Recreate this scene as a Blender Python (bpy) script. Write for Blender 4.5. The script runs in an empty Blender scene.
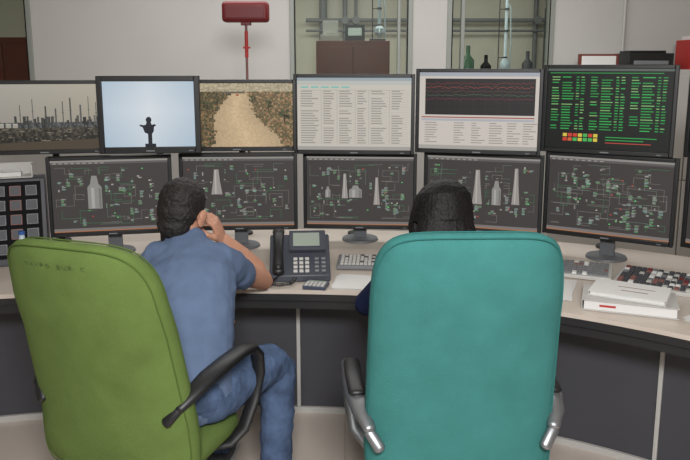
import bpy, bmesh, math, random
from mathutils import Vector, Matrix, noise
V = Vector
random.seed(7)
scene = bpy.context.scene
try:
    scene.view_settings.view_transform = 'Standard'
except Exception:
    pass

# ------------------------------------------------------------------ materials
def lin1(c):
    return c/12.92 if c <= .04045 else ((c+.055)/1.055)**2.4
def rgb(r, g, b):
    return (lin1(r/255), lin1(g/255), lin1(b/255), 1)

def mat(name, c, rough=.6, metal=0, var=0, vscale=6, bump=0, bscale=300, spec=.5, trans=0):
    m = bpy.data.materials.new(name); m.use_nodes = True
    nt = m.node_tree; b = nt.nodes['Principled BSDF']
    b.inputs['Base Color'].default_value = c
    b.inputs['Roughness'].default_value = rough
    b.inputs['Metallic'].default_value = metal
    b.inputs['Specular IOR Level'].default_value = spec
    b.inputs['Transmission Weight'].default_value = trans
    tc = nt.nodes.new('ShaderNodeTexCoord')
    if var:
        n = nt.nodes.new('ShaderNodeTexNoise'); n.inputs['Scale'].default_value = vscale
        n.inputs['Detail'].default_value = 5
        r = nt.nodes.new('ShaderNodeValToRGB')
        r.color_ramp.elements[0].position = .3; r.color_ramp.elements[1].position = .7
        r.color_ramp.elements[0].color = tuple(x*(1-var) for x in c[:3])+(1,)
        r.color_ramp.elements[1].color = tuple(min(1, x*(1+var)) for x in c[:3])+(1,)
        nt.links.new(tc.outputs['Object'], n.inputs['Vector'])
        nt.links.new(n.outputs['Fac'], r.inputs['Fac'])
        nt.links.new(r.outputs['Color'], b.inputs['Base Color'])
    if bump:
        n2 = nt.nodes.new('ShaderNodeTexNoise'); n2.inputs['Scale'].default_value = bscale
        bp = nt.nodes.new('ShaderNodeBump'); bp.inputs['Strength'].default_value = bump
        bp.inputs['Distance'].default_value = .004
        nt.links.new(tc.outputs['Object'], n2.inputs['Vector'])
        nt.links.new(n2.outputs['Fac'], bp.inputs['Height'])
        nt.links.new(bp.outputs['Normal'], b.inputs['Normal'])
    return m

M = {}
M['green'] = mat('green_fabric', rgb(97, 117, 62), .95, var=.10, vscale=10, bump=.5, bscale=350, spec=.15)
M['green_d'] = mat('green_piping', rgb(80, 99, 48), .95, spec=.15)
M['teal'] = mat('teal_fabric', rgb(62, 122, 119), .95, var=.09, vscale=10, bump=.5, bscale=350, spec=.15)
M['teal_d'] = mat('teal_piping', rgb(50, 108, 105), .95, spec=.15)
M['black'] = mat('black_plastic', rgb(24, 24, 26), .45)
M['ink'] = mat('marker_ink', rgb(76, 94, 46), .8)
M['blackm'] = mat('black_matte', rgb(16, 16, 18), .8, spec=.2)
M['silver'] = mat('brushed_metal', rgb(150, 152, 156), .4, metal=.85, var=.05, vscale=30)
M['standm'] = mat('monitor_stand_plastic', rgb(96, 98, 102), .5)
M['lgrey'] = mat('light_grey_plastic', rgb(190, 188, 184), .5)
M['grey'] = mat('grey_plastic', rgb(120, 122, 126), .5)
M['phone'] = mat('phone_body', rgb(62, 66, 76), .45)
M['calc'] = mat('calculator_body', rgb(70, 76, 92), .45)
M['dgrey'] = mat('dark_grey_laminate', rgb(68, 68, 74), .55, var=.05, vscale=3)
M['desk'] = mat('desk_laminate', rgb(200, 188, 177), .4, var=.04, vscale=4)
M['edgeshade'] = mat('desk_edge_and_shade', rgb(34, 33, 35), .5)  # black for the desk edge and the shadow band painted below it
M['white'] = mat('white_paper', rgb(222, 221, 219), .7)
M['red'] = mat('red_plastic', rgb(180, 44, 40), .5)
M['dred'] = mat('dark_red_enamel', rgb(112, 24, 28), .45)
M['btn'] = mat('button_rim', rgb(130, 88, 84), .5)
M['blue'] = mat('blue_plastic', rgb(50, 90, 160), .5)
M['lcd'] = mat('lcd_grey', rgb(150, 160, 150), .25)
M['skin'] = mat('skin', rgb(188, 138, 114), .5, var=.07, vscale=20, bump=.1, bscale=150, spec=.4)
M['lips'] = mat('lips', rgb(168, 96, 84), .5)
M['eyew'] = mat('eye_white', rgb(230, 226, 220), .3)
M['iris'] = mat('iris', rgb(50, 34, 24), .3)
M['hair'] = mat('black_hair', rgb(26, 21, 20), .65, var=.4, vscale=60, bump=1.0, bscale=140)
M['hair2'] = mat('long_black_hair', rgb(17, 13, 14), .6, var=.4, vscale=40, bump=.7, bscale=110, spec=.3)
M['tee'] = mat('blue_tshirt', rgb(94, 110, 138), .95, var=.10, vscale=12, bump=.2, bscale=60, spec=.15)
M['navy'] = mat('navy_top', rgb(30, 38, 70), .9, var=.1, vscale=12, spec=.2)
M['jeans'] = mat('denim', rgb(76, 93, 122), .95, var=.36, vscale=16, bump=.6, bscale=120, spec=.15)
M['djeans'] = mat('dark_trousers', rgb(30, 32, 42), .9, spec=.2)
M['shoe'] = mat('grey_shoe', rgb(78, 80, 86), .7)
M['sole'] = mat('shoe_sole', rgb(190, 190, 186), .7)
M['wall'] = mat('painted_wall', rgb(196, 194, 190), .85, var=.03, vscale=2, bump=.05, bscale=80)
M['wallr'] = mat('painted_wall_cream', rgb(212, 206, 194), .85, var=.03, vscale=2)
M['ceil'] = mat('ceiling_paint', rgb(225, 224, 220), .9)
M['frame'] = mat('window_frame', rgb(146, 150, 144), .45)
M['wood'] = mat('reddish_wood', rgb(112, 52, 40), .5, var=.2, vscale=5)
M['greenglass'] = mat('bottle_green', rgb(70, 100, 80), .2)
M['water'] = mat('bottle_plastic', rgb(190, 205, 215), .15, spec=.7)

fm = bpy.data.materials.new('floor_tiles'); fm.use_nodes = True
nt = fm.node_tree; b = nt.nodes['Principled BSDF']; b.inputs['Roughness'].default_value = .35
tc = nt.nodes.new('ShaderNodeTexCoord'); br = nt.nodes.new('ShaderNodeTexBrick')
br.offset = 0; br.inputs['Scale'].default_value = 1
br.inputs['Brick Width'].default_value = .6; br.inputs['Row Height'].default_value = .6
br.inputs['Mortar Size'].default_value = .003
br.inputs['Color1'].default_value = rgb(208, 196, 186); br.inputs['Color2'].default_value = rgb(204, 192, 182)
br.inputs['Mortar'].default_value = rgb(182, 168, 158)
nt.links.new(tc.outputs['Object'], br.inputs['Vector']); nt.links.new(br.outputs['Color'], b.inputs['Base Color'])
M['floor'] = fm

gm = bpy.data.materials.new('window_glass'); gm.use_nodes = True
nt = gm.node_tree; nt.nodes.clear()
o = nt.nodes.new('ShaderNodeOutputMaterial'); mx = nt.nodes.new('ShaderNodeMixShader')
t = nt.nodes.new('ShaderNodeBsdfTransparent'); t.inputs['Color'].default_value = (.86, .91, .88, 1)
g = nt.nodes.new('ShaderNodeBsdfGlossy'); g.inputs['Roughness'].default_value = .35
mx.inputs['Fac'].default_value = .008
nt.links.new(t.outputs[0], mx.inputs[1]); nt.links.new(g.outputs[0], mx.inputs[2]); nt.links.new(mx.outputs[0], o.inputs[0])
M['glass'] = gm

sm = bpy.data.materials.new('screen_display'); sm.use_nodes = True
nt = sm.node_tree; b = nt.nodes['Principled BSDF']
b.inputs['Base Color'].default_value = (.008, .008, .008, 1); b.inputs['Roughness'].default_value = .5
b.inputs['Specular IOR Level'].default_value = .25
at = nt.nodes.new('ShaderNodeAttribute'); at.attribute_name = 'pix'
nt.links.new(at.outputs['Color'], b.inputs['Emission Color']); b.inputs['Emission Strength'].default_value = 1.0
M['screen'] = sm

# ------------------------------------------------------------------ mesh builder
def newell_ring(c, side, other, a, bb, n):
    return [c + side*(a*math.cos(2*math.pi*i/n)) + other*(bb*math.sin(2*math.pi*i/n)) for i in range(n)]

class MB:
    def __init__(s):
        s.v = []; s.f = []; s.m = []
    def add(s, vs, fs, mi=0):
        o = len(s.v); s.v += [V(x) for x in vs]
        for f in fs:
            s.f.append([o+i for i in f]); s.m.append(mi)
    def box(s, c, sz, mi=0, R=None):
        c = V(c); vs = []
        for x in (-.5, .5):
            for y in (-.5, .5):
                for z in (-.5, .5):
                    p = V((x*sz[0], y*sz[1], z*sz[2]))
                    if R is not None: p = R @ p
                    vs.append(c+p)
        s.add(vs, [(0, 1, 3, 2), (4, 6, 7, 5), (0, 4, 5, 1), (2, 3, 7, 6), (0, 2, 6, 4), (1, 5, 7, 3)], mi)
    def loft(s, pts, rad, ref=(1, 0, 0), mi=0, n=16, round_caps=True):
        pts = [V(p) for p in pts]; ref = V(ref)
        rad = [(r, r) if not isinstance(r, (tuple, list)) else r for r in rad]
        T = []
        for i in range(len(pts)):
            a = pts[max(0, i-1)]; bq = pts[min(len(pts)-1, i+1)]
            T.append((bq-a).normalized())
        P = list(pts); Rr = list(rad); TT = list(T)
        if round_caps:
            m0 = min(rad[0]); m1 = min(rad[-1])
            pre = [(pts[0]-T[0]*m0*k, (rad[0][0]*q, rad[0][1]*q)) for k, q in ((.97, .25), (.8, .6), (.45, .89))]
            post = [(pts[-1]+T[-1]*m1*k, (rad[-1][0]*q, rad[-1][1]*q)) for k, q in ((.45, .89), (.8, .6), (.97, .25))]
            P = [p for p, _ in pre]+P+[p for p, _ in post]
            Rr = [r for _, r in pre]+Rr+[r for _, r in post]
            TT = [T[0]]*3+TT+[T[-1]]*3
        vs = []; fs = []
        for p, r, t in zip(P, Rr, TT):
            sd = ref - t*ref.dot(t)
            if sd.length < 1e-3: sd = V((0, 1, 0)) - t*t.y
            sd.normalize(); ot = t.cross(sd)
            vs += newell_ring(p, sd, ot, r[0], r[1], n)
        k = len(P)
        for i in range(k-1):
            for j in range(n):
                a = i*n+j; c = i*n+(j+1) % n
                fs.append((a, c, c+n, a+n))
        fs.append(tuple(range(n))[::-1]); fs.append(tuple((k-1)*n+j for j in range(n)))
        s.add(vs, fs, mi)
    def cyl(s, p0, p1, r0, r1=None, mi=0, n=20):
        s.loft([p0, p1], [r0, r0 if r1 is None else r1], mi=mi, n=n, round_caps=False)
    def ell(s, c, r, mi=0, R=None, nu=20, nv=12):
        c = V(c); vs = []; fs = []
        vs.append(V((0, 0, r[2])))
        for i in range(1, nv):
            ph = math.pi*i/nv
            for j in range(nu):
                th = 2*math.pi*j/nu
                vs.append(V((r[0]*math.sin(ph)*math.cos(th), r[1]*math.sin(ph)*math.sin(th), r[2]*math.cos(ph))))
        vs.append(V((0, 0, -r[2])))
        for j in range(nu):
            fs.append((0, 1+j, 1+(j+1) % nu))
            e = len(vs)-1
            fs.append((e, 1+(nv-2)*nu+(j+1) % nu, 1+(nv-2)*nu+j))
        for i in range(nv-2):
            for j in range(nu):
                a = 1+i*nu+j; b2 = 1+i*nu+(j+1) % nu
                fs.append((a, a+nu, b2+nu, b2))
        if R is not None: vs = [R @ v for v in vs]
        s.add([c+v for v in vs], fs, mi)
    def pillow(s, mapf, hw, hh, T, ex=5, mi=0, nt=80, ex_low=None):
        rr = [.15, .3, .45, .6, .72, .82, .89, .94, .97, .99, 1.0]
        def sup(th):
            c, sn = math.cos(th), math.sin(th)
            e_ = ex if (sn >= 0 or ex_low is None) else ex_low
            return (math.copysign(abs(c)**(2/e_), c)*hw, math.copysign(abs(sn)**(2/e_), sn)*hh)
        out = [sup(2*math.pi*(i+.5)/nt) for i in range(nt)]
        for sg in (1, -1):
            vs = [mapf(0, 0, sg*T/2)]; fs = []
            for r in rr:
                o2 = sg*T/2*math.sqrt(max(0, 1-r**9))
                vs += [mapf(x*r, y*r, o2) for x, y in out]
            for j in range(nt): fs.append((0, 1+j, 1+(j+1) % nt))
            for i in range(len(rr)-1):
                for j in range(nt):
                    a = 1+i*nt+j; b2 = 1+i*nt+(j+1) % nt
                    fs.append((a, a+nt, b2+nt, b2))
            s.add(vs, fs, mi)
        return out
    def build(s, name, mats, parent=None, origin=(0, 0, 0), bevel=0, remesh=0, smooth_it=0, sharp=40, disp=0, dscale=.03, weld=False, xf=None):
        og = V(origin)
        vs = [(xf @ v if xf is not None else v)-og for v in s.v]
        me = bpy.data.meshes.new(name)
        me.from_pydata([tuple(v) for v in vs], [], s.f)
        for mm in (mats if isinstance(mats, (list, tuple)) else [mats]):
            me.materials.append(M[mm])
        me.polygons.foreach_set('material_index', s.m)
        bm = bmesh.new(); bm.from_mesh(me)
        if weld: bmesh.ops.remove_doubles(bm, verts=bm.verts, dist=1e-5)
        bmesh.ops.recalc_face_normals(bm, faces=bm.faces)
        bm.to_mesh(me); bm.free()
        me.polygons.foreach_set('use_smooth', [True]*len(me.polygons))
        me.set_sharp_from_angle(angle=math.radians(sharp))
        ob = bpy.data.objects.new(name, me); scene.collection.objects.link(ob)
        if bevel:
            bv = ob.modifiers.new('bevel', 'BEVEL'); bv.width = bevel; bv.segments = 3; bv.limit_method = 'ANGLE'
        if remesh:
            rm = ob.modifiers.new('remesh', 'REMESH'); rm.mode = 'VOXEL'; rm.voxel_size = remesh; rm.use_smooth_shade = True
        if smooth_it:
            sm_ = ob.modifiers.new('smooth', 'SMOOTH'); sm_.factor = .6; sm_.iterations = smooth_it
        if disp:
            tx = bpy.data.textures.new(name+'_tx', 'CLOUDS'); tx.noise_scale = dscale
            dm = ob.modifiers.new('disp', 'DISPLACE'); dm.texture = tx; dm.strength = disp; dm.mid_level = .4
        if parent: ob.parent = parent
        return ob

def empty(name, loc=(0, 0, 0), rz=0):
    e = bpy.data.objects.new(name, None); e.empty_display_size = .1
    e.location = loc; e.rotation_euler = (0, 0, rz)
    scene.collection.objects.link(e); return e

def bx(name, c, sz, m, bevel=0):
    q = MB(); q.box((0, 0, 0), sz); ob = q.build(name, m, bevel=bevel); ob.location = c; return ob

# ------------------------------------------------------------------ room shell
bx('floor', (0, 4, -.05), (10, 12.4, .1), 'floor')
bx('ceiling', (0, 4, 3.05), (10, 12.4, .1), 'ceil')
bx('wall_left', (-4.6, 4, 1.5), (.1, 12.2, 3), 'wall')
bx('wall_right', (4.6, 4, 1.5), (.1, 12.2, 3), 'wallr')
bx('wall_rear', (0, -2.05, 1.5), (9.3, .1, 3), 'wall')
bx('wall_far', (0, 9.6, 1.5), (9.1, .1, 3), 'wallr')
w = MB()
WX = [(-4.55, -3.75), (-2.55, -.45), (.55, .83), (1.70, 4.55)]
for a, b2 in WX:
    w.box(((a+b2)/2, 6.06, 1.5), (b2-a, .12, 3))
for a, b2 in ((-3.75, -2.55), (-.45, .55), (.83, 1.70)):
    w.box(((a+b2)/2, 6.06, .5), (b2-a, .12, 1.0))
    w.box(((a+b2)/2, 6.06, 2.8), (b2-a, .12, .4))
w.build('wall_partition', 'wall')
for i, (a, b2) in enumerate(((-3.75, -2.55), (-.45, .55), (.83, 1.70))):
    e = empty('window_%d' % (i+1), ((a+b2)/2, 6.03, 1.8)); W_ = b2-a; H_ = 1.6
    q = MB(); t_ = .045
    q.box((-W_/2+t_/2, 0, 0), (t_, .09, H_)); q.box((W_/2-t_/2, 0, 0), (t_, .09, H_))
    q.box((0, 0, H_/2-t_/2), (W_-2*t_, .09, t_)); q.box((0, 0, -H_/2+t_/2), (W_-2*t_, .09, t_))
    if i == 2: q.box((-W_/2+.13, 0, 0), (.03, .07, H_-2*t_))
    if i == 1: q.box((W_/2-.11, 0, 0), (.025, .07, H_-2*t_))
    q.build('frame', 'frame', e, bevel=.004)
    q = MB()
    for xx in (-W_/2+t_-.004, W_/2-t_+.004): q.box((xx, -.047, 0), (.008, .004, H_-2*t_))
    q.build('gasket', 'blackm', e)
    q = MB(); q.box((0, 0, 0), (W_-2*t_, .008, H_-2*t_)); q.build('pane', 'glass', e)
bx('baseboard_partition', (0, 5.985, .05), (9.0, .02, .1), 'frame')
q = MB(); q.cyl((2.26, 5.975, .1), (2.26, 5.975, 2.98), .012); q.build('cable_conduit', 'lgrey')

# ------------------------------------------------------------------ control desk
FR = [(-2.75, 2.25), (-2.3, 2.56), (-1.9, 2.76), (-1.44, 2.89), (-.8, 2.96), (0, 2.94), (.44, 2.84), (.84, 2.68), (1.23, 2.42), (1.6, 2.06), (1.9, 1.6), (2.05, 1.3)]
def catmull(P, k=6):
    out = []
    P = [V((x, y, 0)) for x, y in P]
    for i in range(len(P)-1):
        p0 = P[max(0, i-1)]; p1 = P[i]; p2 = P[i+1]; p3 = P[min(len(P)-1, i+2)]
        for j in range(k):
            t = j/k
            out.append(.5*((2*p1)+(p2-p0)*t+(2*p0-5*p1+4*p2-p3)*t*t+(3*p1-p0-3*p2+p3)*t**3))
    out.append(P[-1]); return out
C = catmull(FR)
Nn = []
for i in range(len(C)):
    tg = (C[min(len(C)-1, i+1)]-C[max(0, i-1)]).normalized()
    Nn.append(V((-tg.y, tg.x, 0)))
for _ in range(6):
    Nn = [((Nn[max(0, i-1)]+Nn[i]+Nn[min(len(Nn)-1, i+1)]).normalized()) for i in range(len(Nn))]
def strip(mb, d0, d1, z0, z1, mi=0, i0=0, i1=None):
    i1 = len(C) if i1 is None else i1
    vs = []; fs = []
    for i in range(i0, i1):
        a = C[i]+Nn[i]*d0; b2 = C[i]+Nn[i]*d1
        vs += [(a.x, a.y, z0), (b2.x, b2.y, z0), (b2.x, b2.y, z1), (a.x, a.y, z1)]
    k = i1-i0
    for i in range(k-1):
        o_ = 4*i
        for j in range(4):
            fs.append((o_+j, o_+(j+1) % 4, o_+4+(j+1) % 4, o_+4+j))
    fs.append((0, 1, 2, 3)); fs.append(tuple(4*(k-1)+j for j in range(4)))
    mb.add(vs, fs, mi)
desk = empty('control_desk', (0, 3.3, 0)); DO = (0, 3.3, 0)
q = MB(); strip(q, 0, 1.15, .732, .75); q.build('desktop', 'desk', desk, DO, sharp=30)
q = MB(); strip(q, .004, .02, .700, .7315); strip(q, .02, .07, .66, .7315); q.build('edge_and_shade_band', 'edgeshade', desk, DO, sharp=30)  # black band below the desktop: dark edge plus painted-in shadow
q = MB(); strip(q, .38, .40, .012, .7315); strip(q, 1.11, 1.13, .012, .7315); q.build('panels', 'dgrey', desk, DO, sharp=30)
q = MB(); strip(q, .365, .3795, 0, .03); strip(q, 1.131, 1.145, 0, .03); q.build('kick_strip', 'lgrey', desk, DO, sharp=30)
q = MB()
def base_at_x(x, d=.372):
    best = min(range(len(C)), key=lambda i: abs((C[i]+Nn[i]*d).x-x))
    return C[best]+Nn[best]*d, Nn[best]
for x in (-2.2, -1.25, -.27, .55, 1.33, 1.9):
    p, n_ = base_at_x(x)
    R = Matrix.Rotation(math.atan2(n_.y, n_.x)-math.pi/2, 3, 'Z')
    q.box((p.x, p.y, .375), (.018, .014, .69), 0, R)
q.build('posts', 'lgrey', desk, DO, bevel=.002)

# ------------------------------------------------------------------ monitors
class Canvas:
    def __init__(s, W, H):
        s.W, s.H = W, H; s.v = []; s.f = []; s.c = []
    def poly(s, pts, col, L=1):
        o_ = len(s.v)
        for x, y in pts:
            s.v.append(((x-.5)*s.W, -.0006*L, (1-y)*s.H))
        s.f.append(tuple(range(o_, o_+len(pts)))); s.c.append(rgb(*col))
    def r(s, x, y, w, h, col, L=1):
        s.poly([(x, y), (x+w, y), (x+w, y+h), (x, y+h)], col, L)
    def grid(s, nx, ny, fn, x0=0, y0=0, w=1, h=1, L=0):
        for i in range(nx):
            for j in range(ny):
                s.r(x0+w*i/nx, y0+h*j/ny, w/nx, h/ny, fn((i+.5)/nx, (j+.5)/ny), L)
    def build(s, parent, off):
        me = bpy.data.meshes.new('display'); me.from_pydata([(x+off[0], y+off[1], z+off[2]) for x, y, z in s.v], [], s.f)
        a = me.color_attributes.new('pix', 'FLOAT_COLOR', 'CORNER')
        k = 0
        for p, c in zip(me.polygons, s.c):
            for _ in p.loop_indices:
                a.data[k].color = c; k += 1
        me.materials.append(M['screen'])
        ob = bpy.data.objects.new('display', me); scene.collection.objects.link(ob); ob.parent = parent

def clampc(c): return tuple(max(0, min(255, v)) for v in c)

BG = (60, 56, 55)
def scr_process(seed, vessels, dens=1.0):
    def f(c):
        R = random.Random(seed)
        c.r(0, 0, 1, 1, BG, 0)
        c.r(0, 0, 1, .03, (138, 134, 130), 1); c.r(0, .03, 1, .03, (88, 84, 84), 1)
        for i in range(9): c.r(.02+i*.05, .038, .03, .012, (150, 146, 140), 2)
        c.r(0, .95, 1, .035, (116, 110, 108), 1); c.r(.0, .985, 1, .015, (156, 108, 78), 1)
        XS = [.05, .12, .2, .28, .35, .42, .5, .58, .64, .7, .8, .9]; YS = [.13, .2, .27, .35, .42, .48, .55, .62, .72, .8, .88]
        for _ in range(int(34*dens)):
            x = R.choice(XS)+R.uniform(-.015, .015); y = R.choice(YS)+R.uniform(-.015, .015)
            cc = R.choice([(62, 112, 74), (112, 108, 104), (96, 110, 100), (118, 112, 108), (120, 116, 112)])
            for _s in range(R.randint(2, 4)):
                L_ = R.uniform(.05, .2)*R.choice((-1, 1))
                if _s % 2 == 0:
                    x2 = min(.96, max(.03, x+L_)); c.r(min(x, x2), y, abs(x2-x)+.003, .005, cc, 2); x = x2
                else:
                    y2 = min(.9, max(.1, y+L_)); c.r(x, min(y, y2), .003, abs(y2-y)+.004, cc, 2); y = y2
        for _ in range(int(17*dens)):
            x = R.random()*.86+.05; y = R.random()*.72+.13; kx, ky = R.choice(((.012, .03), (.02, .02), (.03, .016), (.01, .05)))
            c.r(x, y, kx, ky, R.choice([(132, 130, 126), (110, 108, 106), (150, 148, 142)]), 3)
        for _ in range(int(40*dens)):
            x = R.random()*.88+.04; y = R.random()*.76+.11
            for k in range(R.randint(1, 3)):
                c.r(x, y+k*.034, R.uniform(.02, .04), .008, (144, 142, 138), 3)
                c.r(x, y+k*.034+.014, R.uniform(.018, .035), .009, R.choice([(84, 160, 96), (78, 148, 90), (140, 150, 140), (116, 160, 152)]), 3)
        for _ in range(int(14*dens)):
            x = R.random()*.88+.04; y = R.random()*.76+.11
            c.r(x, y, .012, .014, R.choice([(190, 70, 56), (200, 194, 180), (96, 200, 104)]), 4)
        for vx, vy, vw, vh, ty in vessels:
            c.r(vx-vw*.75, vy-.02, vw*1.5, vh+.04, BG, 4)
            if ty == 0:
                c.poly([(vx-vw/2, vy+vh), (vx-vw/2, vy+vh*.35), (vx-vw*.3, vy+vh*.25), (vx-vw*.18, vy), (vx+vw*.18, vy), (vx+vw*.3, vy+vh*.25), (vx+vw/2, vy+vh*.35), (vx+vw/2, vy+vh)], (134, 132, 128), 5)
                c.r(vx-vw*.25, vy+vh*.36, vw*.22, vh*.62, (160, 158, 154), 6)
                c.r(vx+vw*.28, vy+vh*.38, vw*.16, vh*.6, (112, 110, 108), 6)
            else:
                c.poly([(vx-vw/2, vy+vh), (vx-vw*.3, vy+vh*.45), (vx-vw*.2, vy), (vx+vw*.2, vy), (vx+vw*.3, vy+vh*.45), (vx+vw/2, vy+vh)], (146, 140, 136), 5)
                c.r(vx-vw*.16, vy+.01, vw*.14, vh*.95, (172, 166, 160), 6)
    return f

def scr_refinery(c):
    R = random.Random(3)
    c.grid(40, 24, lambda x, y: clampc((158-24*y+10*x, 154-26*y+8*x, 146-24*y)))
    c.grid(60, 12, lambda x, y: (lambda k: (62*k, 58*k, 50*k))(R.uniform(.5, 1.4)*(1.1-.5*y)), 0, .64, 1, .36, 1)
    c.grid(80, 3, lambda x, y: (lambda k: (60*k, 62*k, 62*k))(R.uniform(.6, 1.6)), 0, .58, 1, .08, 2)
    for i in range(46):
        x = R.random()*.97; h = R.uniform(.03, .14); k = R.uniform(.6, 1.6)
        c.r(x, .62-h, R.uniform(.01, .03), h, (60*k, 60*k, 58*k), 2)
    for x, h, w_ in ((.32, .36, .006), (.42, .46, .007), (.52, .34, .012), (.60, .30, .012), (.66, .42, .008), (.72, .48, .012), (.80, .36, .014), (.87, .5, .006), (.93, .4, .007)):
        k = R.uniform(.8, 1.3)
        c.r(x, .64-h*.9, w_, h*.9, (70*k, 70*k, 70*k), 3)
        c.r(x-.006, .64-h*.5, w_+.012, .010, (96, 94, 90), 4)
    for i in range(5):
        c.r(.04+.055*i, .60, .04, .06, (150, 146, 136), 3); c.r(.04+.055*i, .595, .04, .01, (176, 172, 160), 4)
    for _ in range(60):
        c.r(R.random()*.95, .66+R.random()*.2, R.uniform(.01, .04), .012, R.choice([(110, 106, 98), (36, 36, 34), (126, 118, 104)]), 5)
    c.poly([(0, 1), (.0, .9), (1, .84), (1, 1)], (72, 62, 50), 6)

def scr_cam(c):
    c.grid(24, 24, lambda x, y: (lambda d: clampc((168+40*d, 186+28*d, 200+20*d)))(1-abs(x-.5)*1.3-abs(y-.45)*.7))
    k = (24, 28, 38)
    c.poly([(.475, 1), (.475, .80), (.44, .78), (.42, .70), (.385, .675), (.39, .655), (.43, .665), (.455, .66), (.465, .62), (.455, .585), (.47, .545), (.495, .535), (.515, .555), (.52, .59), (.51, .625), (.52, .66), (.555, .65), (.57, .67), (.545, .69), (.54, .76), (.52, .80), (.52, 1)], k, 2)
    c.r(.44, .95, .12, .05, k, 3)

def scr_road(c):
    R = random.Random(9)
    def fn(x, y):
        k = R.uniform(.85, 1.12)
        cx = .46+.12*y+.03*math.sin(y*9); hw = .05+.27*y**1.1+R.uniform(-.015, .015)
        if y < .12: return (168*k, 156*k, 130*k)
        if abs(x-cx) < hw and y > .14: k = k**.3; s_ = 1-.12*abs(x-cx)/hw; return clampc((198*k*s_, 172*k*s_, 136*k*s_))
        if x < cx: return R.choice([(80*k, 76*k, 52*k), (104*k, 84*k, 58*k), (128*k, 104*k, 72*k), (66*k, 64*k, 44*k)])
        return R.choice([(94*k, 88*k, 58*k), (130*k, 100*k, 70*k), (150*k, 124*k, 92*k), (96*k, 84*k, 58*k)])
    c.grid(70, 46, fn)
    for y, x, s_ in ((.30, .33, .6), (.42, .24, .9), (.62, .10, 1.3), (.28, .64, .6), (.40, .78, .9), (.58, .92, 1.2)):
        c.r(x, y-.08*s_, .010*s_, .12*s_, (46, 40, 32), 2)
        for _ in range(10):
            c.r(x+R.uniform(-.035, .035)*s_, y-.10*s_+R.uniform(-.05, .05)*s_, .025*s_, .03*s_, R.choice([(58, 62, 40), (74, 78, 50), (50, 50, 34)]), 3)
    c.r(.38, .13, .2, .03, (96, 88, 72), 2)
    c.r(.43, .16, .03, .03, (60, 56, 50), 3); c.r(.50, .17, .025, .025, (150, 60, 46), 3)

def scr_table(c):
    R = random.Random(4)
    c.r(0, 0, 1, 1, (190, 184, 174), 0); c.r(0, 0, 1, .045, (146, 158, 164), 1)
    c.r(0, .05, 1, .05, (176, 178, 172), 1)
    for i in range(5): c.r(.03+i*.09, .12, .07, .022, (120, 180, 170), 2)
    c.r(.05, .17, .9, .004, (140, 134, 128), 2)
    for j in range(22):
        y = .18+j*.034
        for i, (x, wd) in enumerate(((.03, .16), (.23, .1), (.37, .12), (.53, .08), (.65, .14), (.83, .1))):
            if R.random() < .93:
                c.r(x, y, wd*R.uniform(.6, 1), .011, (130, 126, 122), 2)
        c.r(.02, y+.021, .96, .003, (166, 160, 154), 1)
    for x in (.21, .35, .51, .63, .81): c.r(x, .17, .003, .75, (156, 150, 146), 1)
    c.r(0, .95, 1, .05, (156, 152, 148), 2)

def scr_chart(c):
    R = random.Random(5)
    c.r(0, 0, 1, 1, (194, 186, 178), 0); c.r(0, 0, 1, .05, (156, 160, 168), 1)
    c.r(.05, .08, .92, .47, (30, 26, 28), 1)
    for k, cc in enumerate([(120, 46, 44), (146, 66, 54), (92, 64, 54), (70, 92, 70), (110, 44, 60)]):
        for i in range(60):
            y2 = .14+.05*k+R.uniform(-.012, .012)
            c.r(.055+i*.015, y2, .0155, .006, cc, 2)
    for i in range(9): c.r(.05+i*.102, .08, .0015, .47, (58, 54, 54), 2)
    for i in range(5): c.r(.05, .12+i*.09, .92, .0015, (58, 54, 54), 2)
    c.r(.02, .575, .95, .014, (150, 70, 62), 1)
    c.r(.02, .60, .95, .03, (164, 166, 172), 1)
    for j in range(9):
        for x in (.05, .3, .45, .6, .75, .88):
            c.r(x, .65+j*.032, R.uniform(.04, .12), .010, (134, 130, 126), 2)
    c.r(0, .95, 1, .05, (160, 156, 150), 2)

def scr_green(c):
    R = random.Random(6)
    c.r(0, 0, 1, 1, (15, 19, 17), 0); c.r(0, 0, 1, .03, (84, 92, 88), 1)
    c.r(.02, .05, .9, .010, (44, 140, 70), 2)
    for cx in (.04, .36, .68):
        for j in range(20):
            y = .10+j*.034
            for x, wd in ((0, .07), (.085, .10), (.20, .03), (.24, .035)):
                if R.random() < .9:
                    c.r(cx+x, y, wd*R.uniform(.7, 1), .012, R.choice([(40, 150, 70), (46, 168, 80), (40, 140, 66), (120, 170, 104)]), 2)
    for i in range(7):
        for j in range(2):
            c.r(.15+i*.042, .81+j*.055, .034, .042, R.choice([(196, 60, 44), (206, 184, 70), (200, 90, 50), (70, 170, 84)]), 3)
    c.r(.5, .84, .4, .010, (44, 160, 74), 3); c.r(.5, .875, .3, .010, (44, 160, 74), 3); c.r(.5, .91, .36, .010, (180, 70, 54), 3)

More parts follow.
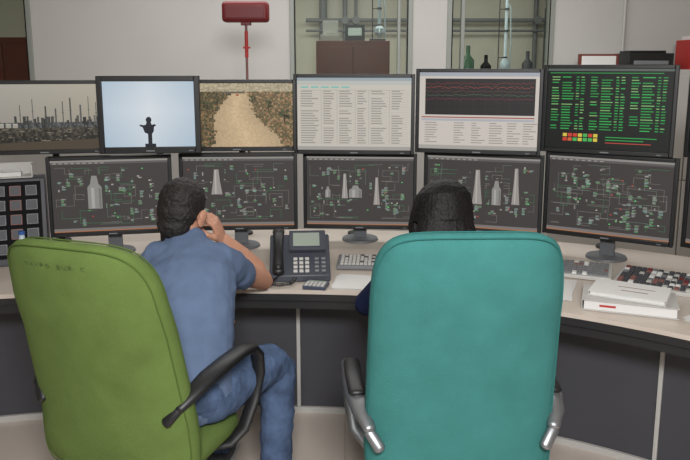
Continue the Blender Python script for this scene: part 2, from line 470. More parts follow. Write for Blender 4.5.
def monitor(x, y, z, W, H, yaw, fn, top, bezel=.018, name='computer_monitor'):
    e = empty(name, (x, y, z), -math.radians(yaw))
    q = MB()
    q.box((0, .028, H/2), (W, .036, H)); q.box((0, .055, H/2), (W*.6, .03, H*.6))
    bz = bezel
    q.box((-W/2+bz/2, .004, H/2), (bz, .018, H)); q.box((W/2-bz/2, .004, H/2), (bz, .018, H))
    q.box((0, .004, H-bz/2), (W-2*bz, .018, bz)); q.box((0, .004, bz*.6), (W-2*bz, .018, bz*1.2))
    q.build('housing', 'black', e, bevel=.003)
    c = Canvas(W-2*bz, H-2.2*bz); fn(c); c.build(e, (0, .009, bz*1.2))
    q = MB(); q.box((W*.40, -.0055, bz*.5), (.02, .002, .004)); q.box((0, -.0055, bz*.5), (.04, .002, .006)); q.build('badge', 'grey', e)
    dz = .7505-z
    q = MB()
    if top:
        q.cyl((0, .29, dz+.012), (0, .29, H*.6), .018)
        q.box((0, .18, H*.5), (.06, .22, .05)); q.box((0, .075, H*.5), (.12, .012, .12))
        q.cyl((0, .29, dz), (0, .29, dz+.012), .05)
        q.build('pole_mount', 'black', e, bevel=.002)
    else:
        q.box((0, .085, (H*.5+dz)/2+.005), (.07, .022, H*.5-dz-.01))
        q.cyl((0, .07, dz), (0, .07, dz+.012), .10, .095, n=32)
        q.build('stand', 'standm', e, bevel=.002)
    return e

monitor(-1.165, 3.53, .853, .594, .40, -12, scr_process(11, [(.36, .22, .12, .46, 0)], .9), False)
monitor(-.545, 3.64, .853, .60, .40, -3, scr_process(12, [(.30, .18, .10, .36, 1)], .9), False)
monitor(.078, 3.785, .825, .605, .41, 4, scr_process(13, [(.36, .25, .06, .36, 1), (.46, .42, .12, .18, 0), (.66, .30, .06, .4, 1), (.2, .44, .05, .16, 0)], 1), False)
monitor(.707, 3.67, .832, .61, .415, 18, scr_process(14, [(.46, .18, .09, .48, 1), (.63, .32, .08, .34, 0), (.80, .14, .07, .5, 1)], .9), False)
monitor(1.265, 3.416, .856, .61, .416, 31, scr_process(15, [], 1.3), False)
monitor(1.76, 3.01, .87, .61, .416, 46, scr_process(16, [], 1.3), False)

monitor(-1.48, 3.53, 1.262, .615, .36, -12, scr_refinery, True)
monitor(-.937, 3.455, 1.275, .48, .37, -6, scr_cam, True, .026)
monitor(-.558, 3.70, 1.257, .615, .365, -3, scr_road, True)
monitor(.045, 3.70, 1.24, .62, .41, 4, scr_table, True)
monitor(.664, 3.62, 1.252, .625, .425, 14, scr_chart, True)
monitor(1.238, 3.42, 1.275, .60, .422, 27, scr_green, True)
monitor(1.745, 3.03, 1.285, .60, .425, 46, scr_green, True)

# ------------------------------------------------------------------ push-button panel at far left
e = empty('push_button_panel', (-1.755, 3.355, .751), math.radians(20))
q = MB(); W2 = .31
pr = [(-.09, 0), (.16, 0), (.16, .40), (.03, .40), (-.09, .02)]
q.add([(-W2, y, z) for y, z in pr]+[(W2, y, z) for y, z in pr], [(0, 1, 2, 3, 4), (9, 8, 7, 6, 5)]+[(i, (i+1) % 5, 5+(i+1) % 5, 5+i) for i in range(5)])
q.build('housing', 'dgrey', e, bevel=.004)
an = math.atan2(.12, .38); Rt = Matrix.Rotation(-an, 3, 'X'); cen = V((0, -.03, .21)); nn = V((0, -math.cos(an), math.sin(an)))
q = MB(); q.box(cen+nn*.002, (.58, .006, .37), 0, Rt); q.build('face_plate', 'blackm', e)
q = MB(); k_ = MB()
for i in range(8):
    for j in range(5):
        p = cen + nn*.008 + Rt @ V((-.25+i*.071, 0, -.14+j*.07))
        q.box(p, (.052, .010, .050), (1 if (i+j*3) % 3 == 0 else 0), Rt)
        k_.box(p+nn*.005, (.044, .004, .042), 0, Rt)
q.build('buttons', ['grey', 'btn'], e, bevel=.002); k_.build('button_caps', 'dgrey', e)
e = empty('document_tray', (-1.785, 3.449, 1.1525), math.radians(20))
q = MB(); q.box((0, 0, .004), (.5, .11, .006)); q.box((0, .055, .035), (.5, .006, .06)); q.box((-.25, 0, .035), (.006, .11, .06)); q.box((.25, 0, .035), (.006, .11, .06)); q.build('tray', 'lgrey', e)
q = MB(); q.box((0, 0, .018), (.4, .09, .02)); q.build('papers', 'white', e)

q = MB(); q.loft([(0, 0, .004), (0, 0, .02), (0, 0, .12), (0, 0, .15), (0, 0, .175), (0, 0, .19)], [.028, .031, .031, .026, .012, .012], n=24, round_caps=False)
q.cyl((0, 0, .19), (0, 0, .205), .014, mi=1)
ob = q.build('water_bottle', ['water', 'blue']); ob.location = (-1.47, 3.19, .747)

# ------------------------------------------------------------------ office chair
STR = {'C': [[(1, .9), (.5, 1), (0, .6), (0, .3), (.5, 0), (1, .1)]], 'A': [[(0, 0), (.5, 1), (1, 0)], [(.2, .4), (.8, .4)]],
       'M': [[(0, 0), (.1, 1), (.5, .4), (.9, 1), (1, 0)]], 'P': [[(0, 0), (0, 1), (.9, .9), (.9, .55), (0, .5)]],
       'O': [[(.5, 1), (0, .6), (0, .3), (.5, 0), (1, .4), (1, .7), (.5, 1)]], 'S': [[(1, .9), (.3, 1), (0, .7), (.9, .4), (.8, .1), (0, .05)]],
       'U': [[(0, 1), (.1, .1), (.6, 0), (1, .2), (1, 1)]], 'R': [[(0, 0), (0, 1), (.9, .85), (.7, .55), (0, .5), (1, 0)]], 'I': [[(.5, 0), (.5, 1)]]}
def office_chair(loc, rz, fab, pip, arm_mat, rec, top_z, hw=.26, text=None, ex=5.5, armdz=0, flare=.03):
    e = empty('office_chair', loc, rz)
    rec = math.radians(rec)
    yb, zb = -.195, .415
    top_h = (top_z-zb)/math.cos(rec); hh = top_h/2
    def mp(x, s_, off):
        t = (s_+hh)/(2*hh); S = s_+hh
        xx = x*(1+flare*(1-t)**1.3)
        y = yb - S*math.sin(rec) + .03*math.sin(math.pi*min(1, t*1.3)) + .055*(x/hw)**2 + off
        if t > .8: y += -(t-.8)**2*.6
        z = zb + S*math.cos(rec) + off*math.sin(rec) + (.015*(1-(x/hw)**2) if t > .5 else 0)*min(1, (t-.5)*2)
        return V((xx, y, z))
    q = MB(); out = q.pillow(mp, hw, hh, .10, ex, ex_low=9)
    q.build('backrest', fab, e, sharp=80, weld=True)
    q = MB()
    for off_s in (-1, 1):
        pts = [mp(x*.965, s_*.985, off_s*.05*math.sqrt(1-.965**9)*1.01) for x, s_ in out]
        pts.append(pts[0]); pts.append(pts[1])
        q.loft(pts, [.0024]*len(pts), (0, 1, 0), n=6, round_caps=False)
    q.build('piping', pip, e)
    if text:
        q = MB(); x0 = -.115; s0 = hh*.84; lh = .013; lw = .012
        for ch in text:
            if ch != ' ':
                for st in STR[ch]:
                    pts = [mp(x0+px*lw, s0+pz*lh, -.0440) for px, pz in st]
                    q.loft(pts, [.0010]*len(pts), (0, 1, 0), n=5)
            x0 += .0195
        q.build('handwriting', 'ink', e)
    q = MB()
    q.pillow(lambda x, s_, o2: V((x, s_+.02, .455+o2-.02*(max(0, s_/.24))**3)), .255, .25, .095, 4.2)
    q.build('seat', fab, e, sharp=80, weld=True)
    q = MB()
    q.box((0, 0, .395), (.36, .36, .02)); q.box((0, -.02, .365), (.16, .22, .045))
    q.box((0, -.20, .40), (.10, .14, .03))
    q.cyl((0, 0, .11), (0, 0, .36), .028); q.cyl((0, 0, .08), (0, 0, .20), .038)
    for i in range(5):
        a = 2*math.pi*i/5+.3; d = V((math.cos(a), math.sin(a), 0))
        q.loft([d*.02+V((0, 0, .115)), d*.16+V((0, 0, .10)), d*.31+V((0, 0, .078))], [(.032, .024), (.026, .02), (.02, .014)], (-d.y, d.x, 0), n=10)
        c = d*.30; sd = V((-d.y, d.x, 0))
        q.cyl(c+V((0, 0, .05)), c+V((0, 0, .08)), .008)
        for sg in (-1, 1):
            q.cyl(c+sd*(sg*.012)+V((0, 0, .027)), c+sd*(sg*.028)+V((0, 0, .027)), .027)
    q.build('base', 'black', e)
    A = [(.262, -.20, .69), (.28, -.15, .72), (.292, -.08, .742), (.30, .02, .752), (.30, .11, .752), (.304, .18, .742), (.306, .225, .70), (.306, .235, .63), (.30, .20, .54), (.285, .15, .455), (.25, .12, .41), (.17, .08, .395)]
    for sg, nm in ((1, 'armrest_right'), (-1, 'armrest_left')):
        q = MB(); pts = [V((sg*(a[0]+hw-.262), a[1], a[2]+armdz*max(0, (a[2]-.4)/.35))) for a in A]
        q.loft(pts, [(.020, .014), (.030, .017), (.035, .020), (.036, .020), (.035, .020), (.032, .018), (.027, .015), (.024, .013), (.024, .012), (.024, .012), (.022, .01), (.02, .01)], (1, 0, 0), n=14)
        q.loft([V((sg*(hw-.03), -.225, .65+armdz)), V((sg*hw, -.20, .69+armdz))], [(.018, .012), (.018, .012)], (1, 0, 0), n=12)
        q.build(nm, arm_mat, e, sharp=70)
    if arm_mat == 'silver':
        for sg in (1, -1):
            q = MB(); q.loft([V((sg*(hw+.03), -.09, .762+armdz)), V((sg*(hw+.038), .02, .772+armdz)), V((sg*(hw+.038), .14, .768+armdz))], [(.028, .012)]*3, (1, 0, 0), n=12)
            q.build('arm_pad', 'black', e)
    return e
office_chair((-.672, 2.28, 0), math.radians(-20), 'green', 'green_d', 'black', 10, 1.198, .262, 'CAMPO SUR C', ex=5.5, flare=.14)
office_chair((.343, 2.2, 0), math.radians(2), 'teal', 'teal_d', 'silver', 6, 1.236, .278, ex=6.5, armdz=-.07, flare=.06)

# ------------------------------------------------------------------ people
def hand(mb, wrist, d, n, right=True, curl=(30, 35, 25), spread=1.0, thumb_curl=.4, S=1.0):
    wrist = V(wrist); d = V(d).normalized(); n = V(n); n = (n-d*n.dot(d)).normalized()
    t = d.cross(n); t = -t if right else t
    f = lambda x, y, z: wrist+(t*x+d*y+n*z)*S
    mb.loft([f(0, -.01, 0), f(0, .015, 0), f(.002, .045, 0), (f(.0, .08, .001))], [(.026*S, .019*S), (.031*S, .018*S), (.040*S, .017*S), (.041*S, .013*S)], t, n=16)
    for bx_, by, L in ((.030, .084, .074), (.010, .090, .082), (-.011, .087, .075), (-.030, .080, .060)):
        p = (bx_*.92, by-.022, 0); pts = [f(*p)]; ang = 0
        p = (bx_, by, .0); pts.append(f(*p)); rad = [.0095*S, .0092*S]
        sx = bx_*.35*spread
        for k, (fr, cu) in enumerate(zip((.45, .30, .25), curl)):
            ang += math.radians(cu)
            l = L*fr
            p = (p[0]+sx*l*4*math.cos(ang), p[1]+l*math.cos(ang), p[2]-l*math.sin(ang))
            pts.append(f(*p)); rad.append((.0086, .0080, .0070)[k]*S)
        mb.loft(pts, rad, t, n=10)
    mb.loft([f(.014, .012, -.004), f(.036, .038, -.012), f(.050, .064, -.012-.02*thumb_curl), f(.050-.01*thumb_curl, .088, -.016-.035*thumb_curl)], [.013*S, .0125*S, .0105*S, .0085*S], n, n=10)

def head_parts(parent, og, Mh, hair, woman=False):
    q = MB()
    q.ell((0, -.012, .032), (.075, .093, .083)); q.ell((0, .028, -.028), (.060, .060, .075))
    q.ell((0, .048, -.082), (.038, .034, .028)); q.ell((.04, .015, -.062), (.022, .04, .03)); q.ell((-.04, .015, -.062), (.022, .04, .03))
    q.ell((0, .076, .026), (.048, .014, .011))
    q.loft([(0, .085, .012), (0, .098, -.012), (0, .108, -.030)], [.008, .009, .013], n=10)
    q.ell((.011, .097, -.034), (.009, .010, .007)); q.ell((-.011, .097, -.034), (.009, .010, .007))
    for sg in (1, -1):
        Re = Matrix.Rotation(math.radians(-24*sg), 3, 'Z')
        q.ell((sg*.082, -.008, -.008), (.009, .021, .033), 0, Re)
        q.ell((sg*.088, -.015, .004), (.006, .019, .024), 0, Re)
        q.ell((sg*.038, .074, -.022), (.018, .014, .012))
    q.build('head', 'skin', parent, og, remesh=.004, smooth_it=3, xf=Mh)
    q = MB()
    for sg in (1, -1): q.ell((sg*.030, .078, .006), (.0135, .012, .010), 0)
    q.build('eyes', 'eyew', parent, og, xf=Mh)
    q = MB()
    for sg in (1, -1):
        q.ell((sg*.030, .0875, .006), (.006, .004, .006), 0)
        q.ell((sg*.031, .088, .026), (.018, .005, .004), 0)
    q.build('irises_and_brows', 'iris', parent, og, xf=Mh)
    q = MB(); q.ell((0, .090, -.056), (.022, .010, .005)); q.ell((0, .088, -.064), (.018, .010, .006)); q.build('mouth', 'lips', parent, og, xf=Mh)
    q = MB()
    q.ell((0, -.020, .046), (.082, .096, .083)); q.ell((0, -.050, .005), (.074, .062, .070)); q.ell((0, -.060, -.045), (.060, .042, .052))
    q.ell((0, .035, .085), (.058, .045, .032))
    if woman:
        q.ell((0, -.03, .04), (.090, .10, .086)); q.ell((0, -.065, .0), (.100, .065, .10))
        q.loft([(0, -.06, .04), (0, -.082, -.06), (0, -.09, -.14), (0, -.085, -.22)], [(.088, .06), (.108, .05), (.104, .04), (.07, .02)], (1, 0, 0), n=24)
        for sg in (1, -1): q.loft([(sg*.07, .0, .05), (sg*.090, .0, -.03), (sg*.094, -.01, -.12), (sg*.085, -.01, -.19)], [.03, .032, .026, .012], n=12)
        R = random.Random(5)
        for k in range(70):
            a = math.pi*(k+.5)/70+R.uniform(-.03, .03)
            pts = []; ca = math.cos(a)
            for j in range(7):
                u = j/6; ph = u*1.75
                x = ca*(.091+.018*u)*math.sin(min(ph, 1.57))+.012*(1-u)
                y = -.035-math.sin(a)*.094*math.sin(min(ph, 1.57))
                z = .040+.088*math.cos(min(ph, 1.57))-(.10*max(0, u-.75)*4*.6)
                pts.append((x, y, z+R.uniform(-.002, .002)))
            q.loft(pts, [.004, .0048, .0048, .0048, .0045, .004, .003], n=6)
        q.build('hair', 'hair2', parent, og, remesh=.003, smooth_it=1, disp=.004, dscale=.03, xf=Mh)
    else:
        q.build('hair', 'hair', parent, og, remesh=.0045, smooth_it=2, disp=.009, dscale=.013, xf=Mh)

def shoe(parent, og, heel, d, nm):
    d = V(d).normalized(); h = V(heel); side = V((-d.y, d.x, 0)); up = V((0, 0, 1))
    q = MB(); q.loft([h+up*.06, h+d*.08+up*.06, h+d*.17+up*.045, h+d*.25+up*.038], [(.036, .045), (.040, .045), (.044, .032), (.036, .024)], side, n=16)
    q.ell(h+d*.02+up*.095, (.042, .05, .03))
    q.build(nm, 'shoe', parent, og, remesh=.006, smooth_it=2)
    q = MB(); R = Matrix((( -side.x, d.x, 0), (-side.y, d.y, 0), (0, 0, 1)))
    q.box(h+d*.12+up*.012, (.084, .32, .024), 0, R); q.build(nm+'_sole', 'sole', parent, og, bevel=.01)

# --- man
og = (-.55, 2.3, 0); man = empty('man', og)
q = MB()
q.loft([(-.545, 2.29, .60), (-.55, 2.33, .70), (-.56, 2.43, .83), (-.575, 2.53, .93), (-.585, 2.60, .99), (-.598, 2.635, 1.035)],
       [(.168, .122), (.160, .120), (.17, .125), (.175, .118), (.14, .088), (.08, .062)], (1, 0, 0), n=28)
q.loft([(-.55, 2.58, .965), (-.475, 2.62, .965), (-.445, 2.67, .935), (-.412, 2.76, .880)], [.076, .074, .066, .062], (1, 0, 0), n=20)
q.loft([(-.60, 2.57, .975), (-.70, 2.60, .975), (-.735, 2.61, .93), (-.75, 2.615, .83)], [.078, .074, .066, .060], (0, 1, 0), n=20)
for a, b2, r in (((-.42, 2.52, .90), (-.62, 2.27, .72), .014), ((-.41, 2.42, .80), (-.58, 2.24, .67), .014), ((-.45, 2.57, .99), (-.62, 2.40, .90), .013), ((-.42, 2.30, .66), (-.6, 2.19, .64), .015), ((-.46, 2.50, .93), (-.50, 2.30, .80), .012)):
    a = V(a); b2 = V(b2); m_ = a.lerp(b2, .5)+V((.0, -.045, -.018)); q.loft([a, m_, b2], [r, r*1.3, r], n=10)
q.build('tshirt', 'tee', man, og, remesh=.008, smooth_it=3, disp=.022, dscale=.09)
q = MB()
q.ell((-.545, 2.285, .61), (.165, .128, .105))
q.loft([(-.465, 2.29, .59), (-.39, 2.42, .59), (-.285, 2.60, .575), (-.262, 2.63, .545), (-.262, 2.60, .38), (-.268, 2.53, .13)], [.094, .090, .074, .071, .064, .060], (1, 0, .2), n=18)
q.loft([(-.63, 2.29, .59), (-.635, 2.45, .585), (-.62, 2.66, .57), (-.61, 2.69, .54), (-.57, 2.73, .38), (-.53, 2.78, .13)], [.09, .084, .068, .064, .056, .052], (1, 0, .2), n=18)
q.build('jeans', 'jeans', man, og, remesh=.007, smooth_it=2, disp=.014, dscale=.045)
hc = V((-.622, 2.69, 1.140))
q = MB()
q.loft([(-.590, 2.62, 1.0), (-.602, 2.652, 1.045), (-.615, 2.675, 1.11)], [.062, .057, .055], n=20)
EL = V((-.345, 2.935, .801)); WR = V((-.492, 2.825, 1.000))
q.loft([(-.445, 2.67, .94), (-.405, 2.79, .870), EL, EL.lerp(WR, .25), EL.lerp(WR, .6), WR], [.054, .051, .045, .053, .046, .031], (1, 0, 0), n=18)
LE = V((-.755, 2.63, .70)); LW = V((-.575, 2.765, .70))
q.loft([(-.735, 2.61, .93), (-.75, 2.62, .82), LE, LE.lerp(LW, .25), LE.lerp(LW, .6), LW], [.050, .047, .042, .046, .038, .028], (0, 0, 1), n=18)
q.build('arms_and_neck', 'skin', man, og, remesh=.006, smooth_it=4)
q = MB(); hand(q, WR, (-.30, -.26, .90), (.80, -.15, .45), True, (35, 55, 45), .6, .8, 1.08)
q.build('hand_right', 'skin', man, og, remesh=.0032, smooth_it=2)
q = MB(); hand(q, LW, (.85, .30, -.12), (-.2, -.9, .6), False, (25, 35, 30), .8, .5, 1.0)
q.build('hand_left', 'skin', man, og, remesh=.0032, smooth_it=2)
Mh = Matrix.Translation(hc) @ Matrix.Rotation(math.radians(-8), 4, 'Z') @ Matrix.Rotation(math.radians(-14), 4, 'X') @ Matrix.Rotation(math.radians(8), 4, 'Y') @ Matrix.Scale(1.04, 4)
head_parts(man, og, Mh, 'hair')
shoe(man, og, (-.265, 2.49, 0), (.1, 1, 0), 'shoe_right'); shoe(man, og, (-.53, 2.73, 0), (.05, 1, 0), 'shoe_left')

# --- woman
og = (.33, 2.28, 0); wo = empty('woman', og)
q = MB()
q.loft([(.33, 2.26, .60), (.332, 2.29, .70), (.335, 2.36, .83), (.34, 2.44, .93), (.345, 2.49, .99), (.348, 2.52, 1.03)],
       [(.155, .11), (.135, .10), (.15, .11), (.16, .105), (.13, .078), (.06, .05)], (1, 0, 0), n=28)
q.loft([(.30, 2.45, .95), (.205, 2.50, .965), (.175, 2.51, .94), (.075, 2.62, .80), (.075, 2.64, .79), (.16, 2.79, .79), (.20, 2.86, .79)], [.07, .062, .055, .045, .045, .036, .032], (0, 0, 1), n=18)
q.loft([(.40, 2.45, .95), (.485, 2.50, .965), (.515, 2.51, .94), (.58, 2.60, .80), (.58, 2.62, .79), (.52, 2.78, .79), (.48, 2.86, .79)], [.07, .062, .055, .045, .045, .036, .032], (0, 0, 1), n=18)
q.build('top', 'navy', wo, og, remesh=.009, smooth_it=4)
q = MB()
q.ell((.33, 2.26, .605), (.16, .12, .10))
for sx in (-1, 1):
    q.loft([(.33+sx*.08, 2.28, .585), (.33+sx*.10, 2.48, .58), (.33+sx*.10, 2.66, .57), (.33+sx*.10, 2.69, .54), (.33+sx*.10, 2.72, .36), (.33+sx*.10, 2.76, .13)], [.085, .078, .062, .058, .05, .042], (1, 0, .2), n=18)
q.build('trousers', 'djeans', wo, og, remesh=.009, smooth_it=3)
q = MB()
q.loft([(.348, 2.51, 1.0), (.348, 2.535, 1.05), (.348, 2.56, 1.10)], [.048, .046, .046], n=18)
q.loft([(.187, 2.83, .79), (.235, 2.93, .782)], [.03, .024], n=14); q.loft([(.495, 2.83, .79), (.45, 2.93, .782)], [.03, .024], n=14)
q.build('neck_and_wrists', 'skin', wo, og, remesh=.005, smooth_it=3)
q = MB(); hand(q, (.235, 2.93, .782), (.3, .95, -.05), (0, 0, 1), False, (12, 18, 12), .8, .3, .9); q.build('hand_left', 'skin', wo, og, remesh=.0032, smooth_it=1)
q = MB(); hand(q, (.45, 2.93, .782), (-.3, .95, -.05), (0, 0, 1), True, (12, 18, 12), .8, .3, .9); q.build('hand_right', 'skin', wo, og, remesh=.0032, smooth_it=1)
Mh = Matrix.Translation(V((.352, 2.59, 1.150))) @ Matrix.Rotation(math.radians(5), 4, 'Z') @ Matrix.Rotation(math.radians(-15), 4, 'X')
head_parts(wo, og, Mh, 'hair', True)
shoe(wo, og, (.23, 2.71, 0), (0, 1, 0), 'shoe_left'); shoe(wo, og, (.43, 2.71, 0), (0, 1, 0), 'shoe_right')

# ------------------------------------------------------------------ desk items
def keyboard(loc, rz, W, D, rows, colsn, body, keys, seed, name='keyboard'):
    R = random.Random(seed)
    e = empty(name, loc, rz); T = Matrix.Rotation(math.radians(5), 3, 'X')
    q = MB(); q.box((0, 0, .018), (W, D, .018), 0, T); q.box((0, D*.42, .0075), (W*.9, .02, .014)); q.build('body', body, e, bevel=.004)
    q = MB()
    kw = (W-.03)/colsn; kd = (D-.03)/rows
    for i in range(colsn):
        for j in range(rows):
            p = T @ V((-W/2+.015+kw*(i+.5), -D/2+.015+kd*(j+.5), .012)) + V((0, 0, .018))
            if colsn > 18 and i in (14, 18): continue
            q.box(p, (kw*.84, kd*.84, .01), R.choices(range(len(keys)), [8]+[1]*(len(keys)-1))[0], T)
    q.build('keys', keys, e, bevel=.0015)
keyboard((1.06, 3.20, .751), math.radians(-22), .32, .19, 6, 13, 'lgrey', ['grey', 'white', 'btn'], 1)
keyboard((1.40, 3.00, .751), math.radians(-33), .42, .24, 7, 17, 'lgrey', ['dgrey', 'dred', 'white', 'grey', 'lgrey', 'btn'], 2, 'operator_keyboard')
keyboard((.165, 3.32, .751), math.radians(-4), .40, .16, 6, 20, 'grey', ['lgrey', 'dgrey'], 3)
keyboard((.62, 3.22, .751), math.radians(-14), .40, .16, 6, 20, 'black', ['dgrey'], 4)
q = MB(); q.loft([(0, -.045, .014), (0, 0, .019), (0, .045, .013)], [(.026, .012), (.03, .017), (.026, .011)], (1, 0, 0), n=20)
ob = q.build('computer_mouse', 'black'); ob.location = (1.62, 2.74, .752)

e = empty('desk_telephone', (-.205, 3.165, .751), math.radians(4))
q = MB()
vs = [(-.135, -.10, 0), (.135, -.10, 0), (.135, .10, 0), (-.135, .10, 0), (-.135, -.10, .03), (.135, -.10, .03), (.135, .08, .175), (-.135, .08, .175)]
q.add(vs, [(0, 3, 2, 1), (0, 1, 5, 4), (1, 2, 6, 5), (2, 3, 7, 6), (3, 0, 4, 7), (4, 5, 6, 7)])
q.build('body', 'phone', e, bevel=.006)
sl = math.atan2(.145, .18); T = Matrix.Rotation(sl, 3, 'X')
def fp(x, s_, o_=0): return V((x, -.10+s_*math.cos(sl)-o_*math.sin(sl), .03+s_*math.sin(sl)+o_*math.cos(sl)))
q = MB(); q.box(fp(.035, .178, .012), (.165, .11, .024), 0, T); q.box(fp(.03, .181, .025), (.12, .075, .002), 1, T); q.build('display_unit', ['phone', 'lcd'], e, bevel=.002)
q = MB()
for i in range(3):
    for j in range(4): q.box(fp(-.02+i*.026, .020+j*.022, .004), (.018, .014, .008), 0, T)
for j in range(4): q.box(fp(.075, .02+j*.022, .004), (.018, .012, .008), 1, T); q.box(fp(.105, .02+j*.022, .004), (.018, .012, .008), 1, T)
q.build('keys', ['lgrey', 'grey'], e, bevel=.001)
q = MB()
q.loft([fp(-.095, .0, .03), fp(-.095, .03, .045), fp(-.095, .11, .055), fp(-.095, .19, .045), fp(-.095, .225, .03)], [(.026, .014), (.024, .016), (.020, .013), (.024, .016), (.028, .014)], (1, 0, 0), n=16)
q.loft([fp(-.095, .02, .008), fp(-.095, .02, .035)], [.024, .024], n=16); q.loft([fp(-.095, .20, .008), fp(-.095, .20, .035)], [.024, .024], n=16)
q.build('handset', 'black', e)
q = MB(); pts = []
base = [V((-.10, -.105, .025)), V((-.14, -.15, .012)), V((-.09, -.18, .012)), V((-.04, -.16, .012)), V((-.02, -.105, .02))]
for k in range(160):
    u = k/159*(len(base)-1); i = min(int(u), len(base)-2); f_ = u-i
    c = base[i].lerp(base[i+1], f_); a = k*1.1
    pts.append(c+V((math.cos(a)*.006, 0, math.sin(a)*.006+.002)))
q.loft(pts, [.0022]*len(pts), (0, 1, .3), n=6); q.build('coiled_cord', 'black', e)

def papers(loc, rz, n, name='paper_sheets', W=.21, D=.297, seed=0):
    R = random.Random(seed); q = MB()
    for i in range(n):
        q.box((R.uniform(-.015, .015), R.uniform(-.015, .015), .0006+i*.0011), (W, D, .001), 0, Matrix.Rotation(R.uniform(-.12, .12), 3, 'Z'))
    ob = q.build(name, 'white'); ob.location = loc; ob.rotation_euler = (0, 0, rz)
e = empty('calculator', (-.125, 2.99, .7505), math.radians(-12))
q = MB(); q.box((0, 0, .009), (.10, .085, .016)); q.build('body', 'calc', e, bevel=.003)
q = MB(); q.box((0, .028, .018), (.08, .018, .002), 0)
for i in range(5):
    for j in range(4): q.box((-.036+i*.018, -.034+j*.0145, .019), (.013, .010, .004), 1)
q.build('display_and_keys', ['lcd', 'lgrey'], e)
papers((.085, 3.06, .7502), 1.45, 4, seed=1, W=.19, D=.24)
papers((.86, 2.98, .7502), -.3, 4, seed=2)
papers((-1.05, 3.15, .7502), .2, 4, seed=3)
papers((-.82, 3.22, .7502), -.1, 3, seed=7, W=.18, D=.25)
papers((1.46, 2.60, .7502), -.85, 3, seed=8)
e = empty('manual_book', (1.13, 2.745, .7505), math.radians(-20))
q = MB(); q.box((0, 0, .022), (.335, .205, .036)); q.build('pages', 'white', e, bevel=.001)
q = MB(); q.box((0, 0, .0415), (.35, .22, .003)); q.box((0, 0, .0025), (.35, .22, .004)); q.box((-.175, 0, .022), (.003, .22, .042)); q.build('cover', 'lgrey', e, bevel=.001)
q = MB(); q.box((-.08, -.1035, .022), (.06, .001, .008)); q.build('cover_print', 'red', e)
e = empty('manual_book', (1.14, 2.765, .794), math.radians(-30))
q = MB(); q.box((0, 0, .010), (.275, .185, .014)); q.build('pages', 'white', e, bevel=.001)
q = MB(); q.box((0, 0, .0185), (.285, .195, .002)); q.box((0, 0, .0015), (.285, .195, .002)); q.box((-.143, 0, .010), (.002, .195, .018)); q.build('cover', 'white', e, bevel=.0005)
q = MB(); q.box((.02, -.03, .0199), (.10, .006, .0006)); q.box((.02, .02, .0199), (.14, .005, .0006)); q.build('cover_print', 'btn', e)

# ------------------------------------------------------------------ background
e = empty('red_standing_lamp', (-.61, 4.55, 0))
q = MB(); q.box((0, 0, 2.015), (.285, .10, .125)); q.build('housing', 'dred', e, bevel=.022)
q = MB(); q.box((0, -.052, 2.015), (.23, .006, .075)); q.box((0, 0, 1.945), (.06, .05, .02)); q.build('lens', 'dred', e, bevel=.002)
q = MB(); q.cyl((0, 0, .03), (0, 0, 1.95), .008); q.cyl((0, 0, 0), (0, 0, .03), .15, .14); q.build('stem', 'btn', e)
q = MB(); q.cyl((0, 0, 1.74), (0, 0, 1.90), .011); q.box((0, 0, 1.80), (.045, .02, .012)); q.build('clamp', 'red', e)

def cabinet(name, loc, W, D, H, m, doors=2, rz=0):
    e = empty(name, loc, rz); q = MB()
    q.box((0, 0, H/2), (W, D, H)); q.build('carcass', m, e, bevel=.005)
    q = MB(); k = MB(); n = doors
    for i in range(n):
        for j in range(2):
            hh_ = (H-.1)/2
            q.box((-W/2+W/n*(i+.5), -D/2-.009, .05+hh_*(j+.5)), (W/n-.012, .018, hh_-.012))
            k.box((-W/2+W/n*(i+.5)+(W/n*.36 if i % 2 == 0 else -W/n*.36), -D/2-.026, .05+hh_*(j+.5)), (.012, .016, .1))
    q.build('doors', m, e, bevel=.003); k.build('handles', 'silver', e)
cabinet('storage_cabinet', (2.55, 5.65, 0), 2.0, .5, 1.66, 'lgrey', 4)
cabinet('wooden_cabinet', (.08, 7.6, 0), .74, .45, 1.93, 'wood')
cabinet('wooden_cabinet', (-3.25, 7.2, 0), .7, .45, 1.95, 'wood')
q = MB(); q.box((0, 0, .06), (.3, .03, .11), 1); q.box((0, -.016, .06), (.26, .004, .08), 0); ob = q.build('picture_frame', ['white', 'wood'], bevel=.003); ob.location = (1.92, 5.55, 1.66)
q = MB(); q.box((0, 0, .06), (.34, .3, .12)); q.box((0, -.155, .05), (.26, .012, .03), 1); q.box((0, .02, .13), (.28, .2, .02)); ob = q.build('desktop_printer', ['black', 'grey'], bevel=.006); ob.location = (2.28, 5.6, 1.66)
q = MB(); q.box((0, 0, .11), (.4, .25, .22), 0); q.box((0, -.127, .10), (.36, .004, .07), 1); q.box((0, 0, .235), (.34, .2, .03), 1); ob = q.build('first_aid_box', ['red', 'white'], bevel=.006); ob.location = (2.78, 5.6, 1.66)
q = MB(); q.box((0, 0, .03), (.2, .2, .06)); q.cyl((0, 0, .06), (0, 0, .09), .07); q.box((0, .1, .12), (.16, .02, .18)); ob = q.build('lab_scale', 'lgrey', bevel=.004); ob.location = (-.15, 7.55, 1.931)
q = MB(); q.box((0, 0, .08), (.2, .22, .16)); q.box((0, -.112, .09), (.14, .004, .08), 1); ob = q.build('instrument_box', ['dgrey', 'lcd'], bevel=.004); ob.location = (.10, 7.55, 1.931)

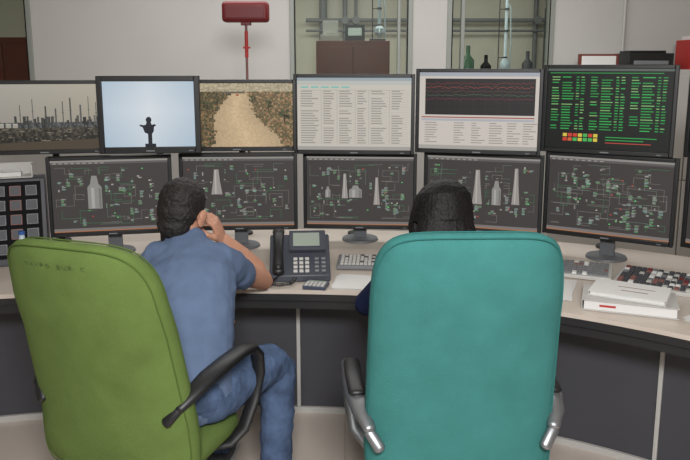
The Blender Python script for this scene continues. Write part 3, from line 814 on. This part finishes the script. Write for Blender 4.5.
def ring_stand(loc, h, fl, name='laboratory_ring_stand'):
    e = empty(name, loc)
    q = MB(); q.box((0, 0, .01), (.16, .12, .02)); q.cyl((-.05, .03, .02), (-.05, .03, h), .006)
    for z in (.30*h, .62*h, .88*h): q.cyl((-.05, .03, z), (.02, 0, z), .005); q.cyl((.02, 0, z-.01), (.02, 0, z+.01), .024)
    q.build('stand', 'dgrey', e)
    q = MB(); q.loft([(.02, 0, .10*h), (.02, 0, .16*h), (.02, 0, .24*h), (.02, 0, .30*h), (.02, 0, h)], [.02, .055, .055, .018, .016], n=20)
    q.loft([(.02, 0, h*.96), (.06, 0, h*.9), (.075, 0, h*.5), (.075, 0, .035)], [.008]*4, n=10)
    q.build('glassware', fl, e)
ring_stand((.33, 7.5, 1.931), .52, 'water')
cabinet('laboratory_counter', (1.9, 8.2, 0), 1.8, .6, 1.50, 'lgrey', 4)
for i, (x, h, r, m_) in enumerate(((1.36, .40, .07, 'greenglass'), (1.56, .30, .06, 'blackm'), (2.02, .34, .06, 'dgrey'))):
    q = MB(); q.loft([(0, 0, .0), (0, 0, .01), (0, 0, h*.6), (0, 0, h*.75), (0, 0, h)], [r*.95, r, r, r*.35, r*.33], n=20, round_caps=False)
    ob = q.build('reagent_bottle', m_); ob.location = (x, 8.1, 1.50)
ring_stand((1.75, 8.1, 1.501), .9, 'water')
ring_stand((2.25, 8.1, 1.501), .8, 'water')
q = MB()
for x, r in ((-.28, .05), (.0, .03), (.14, .02), (.95, .025), (2.45, .03), (2.62, .045)):
    q.cyl((x, 9.49, 0), (x, 9.49, 3.0), r, n=14)
q.cyl((-.5, 9.44, 2.25), (2.8, 9.44, 2.25), .025, n=12); q.cyl((-.5, 9.44, 2.12), (2.8, 9.44, 2.12), .016, n=12)
for x in (.0, .14, 2.45): q.cyl((x, 9.42, 2.25), (x, 9.36, 2.25), .05)
q.build('laboratory_pipework', 'grey')

# ------------------------------------------------------------------ lights
def area(name, loc, rot, sx, sy, en, col=(1, .995, .985)):
    l = bpy.data.lights.new(name, 'AREA'); l.shape = 'RECTANGLE'; l.size = sx; l.size_y = sy; l.energy = en; l.color = col
    o_ = bpy.data.objects.new(name, l); o_.location = loc; o_.rotation_euler = rot; scene.collection.objects.link(o_)
area('bounce_flash_fill', (.15, -.5, 2.45), (math.radians(54), 0, 0), .7, .45, 116)  # added stand-in for bounced camera flash, unseen above and behind the camera
area('ceiling_lamp_desk', (0, 4.6, 2.95), (0, 0, 0), 3.5, .8, 50)
area('ceiling_lamp_lab', (0, 7.8, 2.95), (0, 0, 0), 5, 1.2, 60, (1, .96, .9))

wd = bpy.data.worlds.new('world'); scene.world = wd; wd.use_nodes = True
wd.node_tree.nodes['Background'].inputs[0].default_value = (.5, .5, .5, 1); wd.node_tree.nodes['Background'].inputs[1].default_value = .3

# ------------------------------------------------------------------ camera
cd = bpy.data.cameras.new('camera'); cam = bpy.data.objects.new('camera', cd); scene.collection.objects.link(cam)
cam.location = (0, 0, 1.7); cam.rotation_euler = (math.radians(80), 0, 0)
cd.sensor_fit = 'HORIZONTAL'; cd.sensor_width = 36; cd.lens = 720*36/690; cd.shift_y = -39/690
cd.clip_start = .05
scene.camera = cam
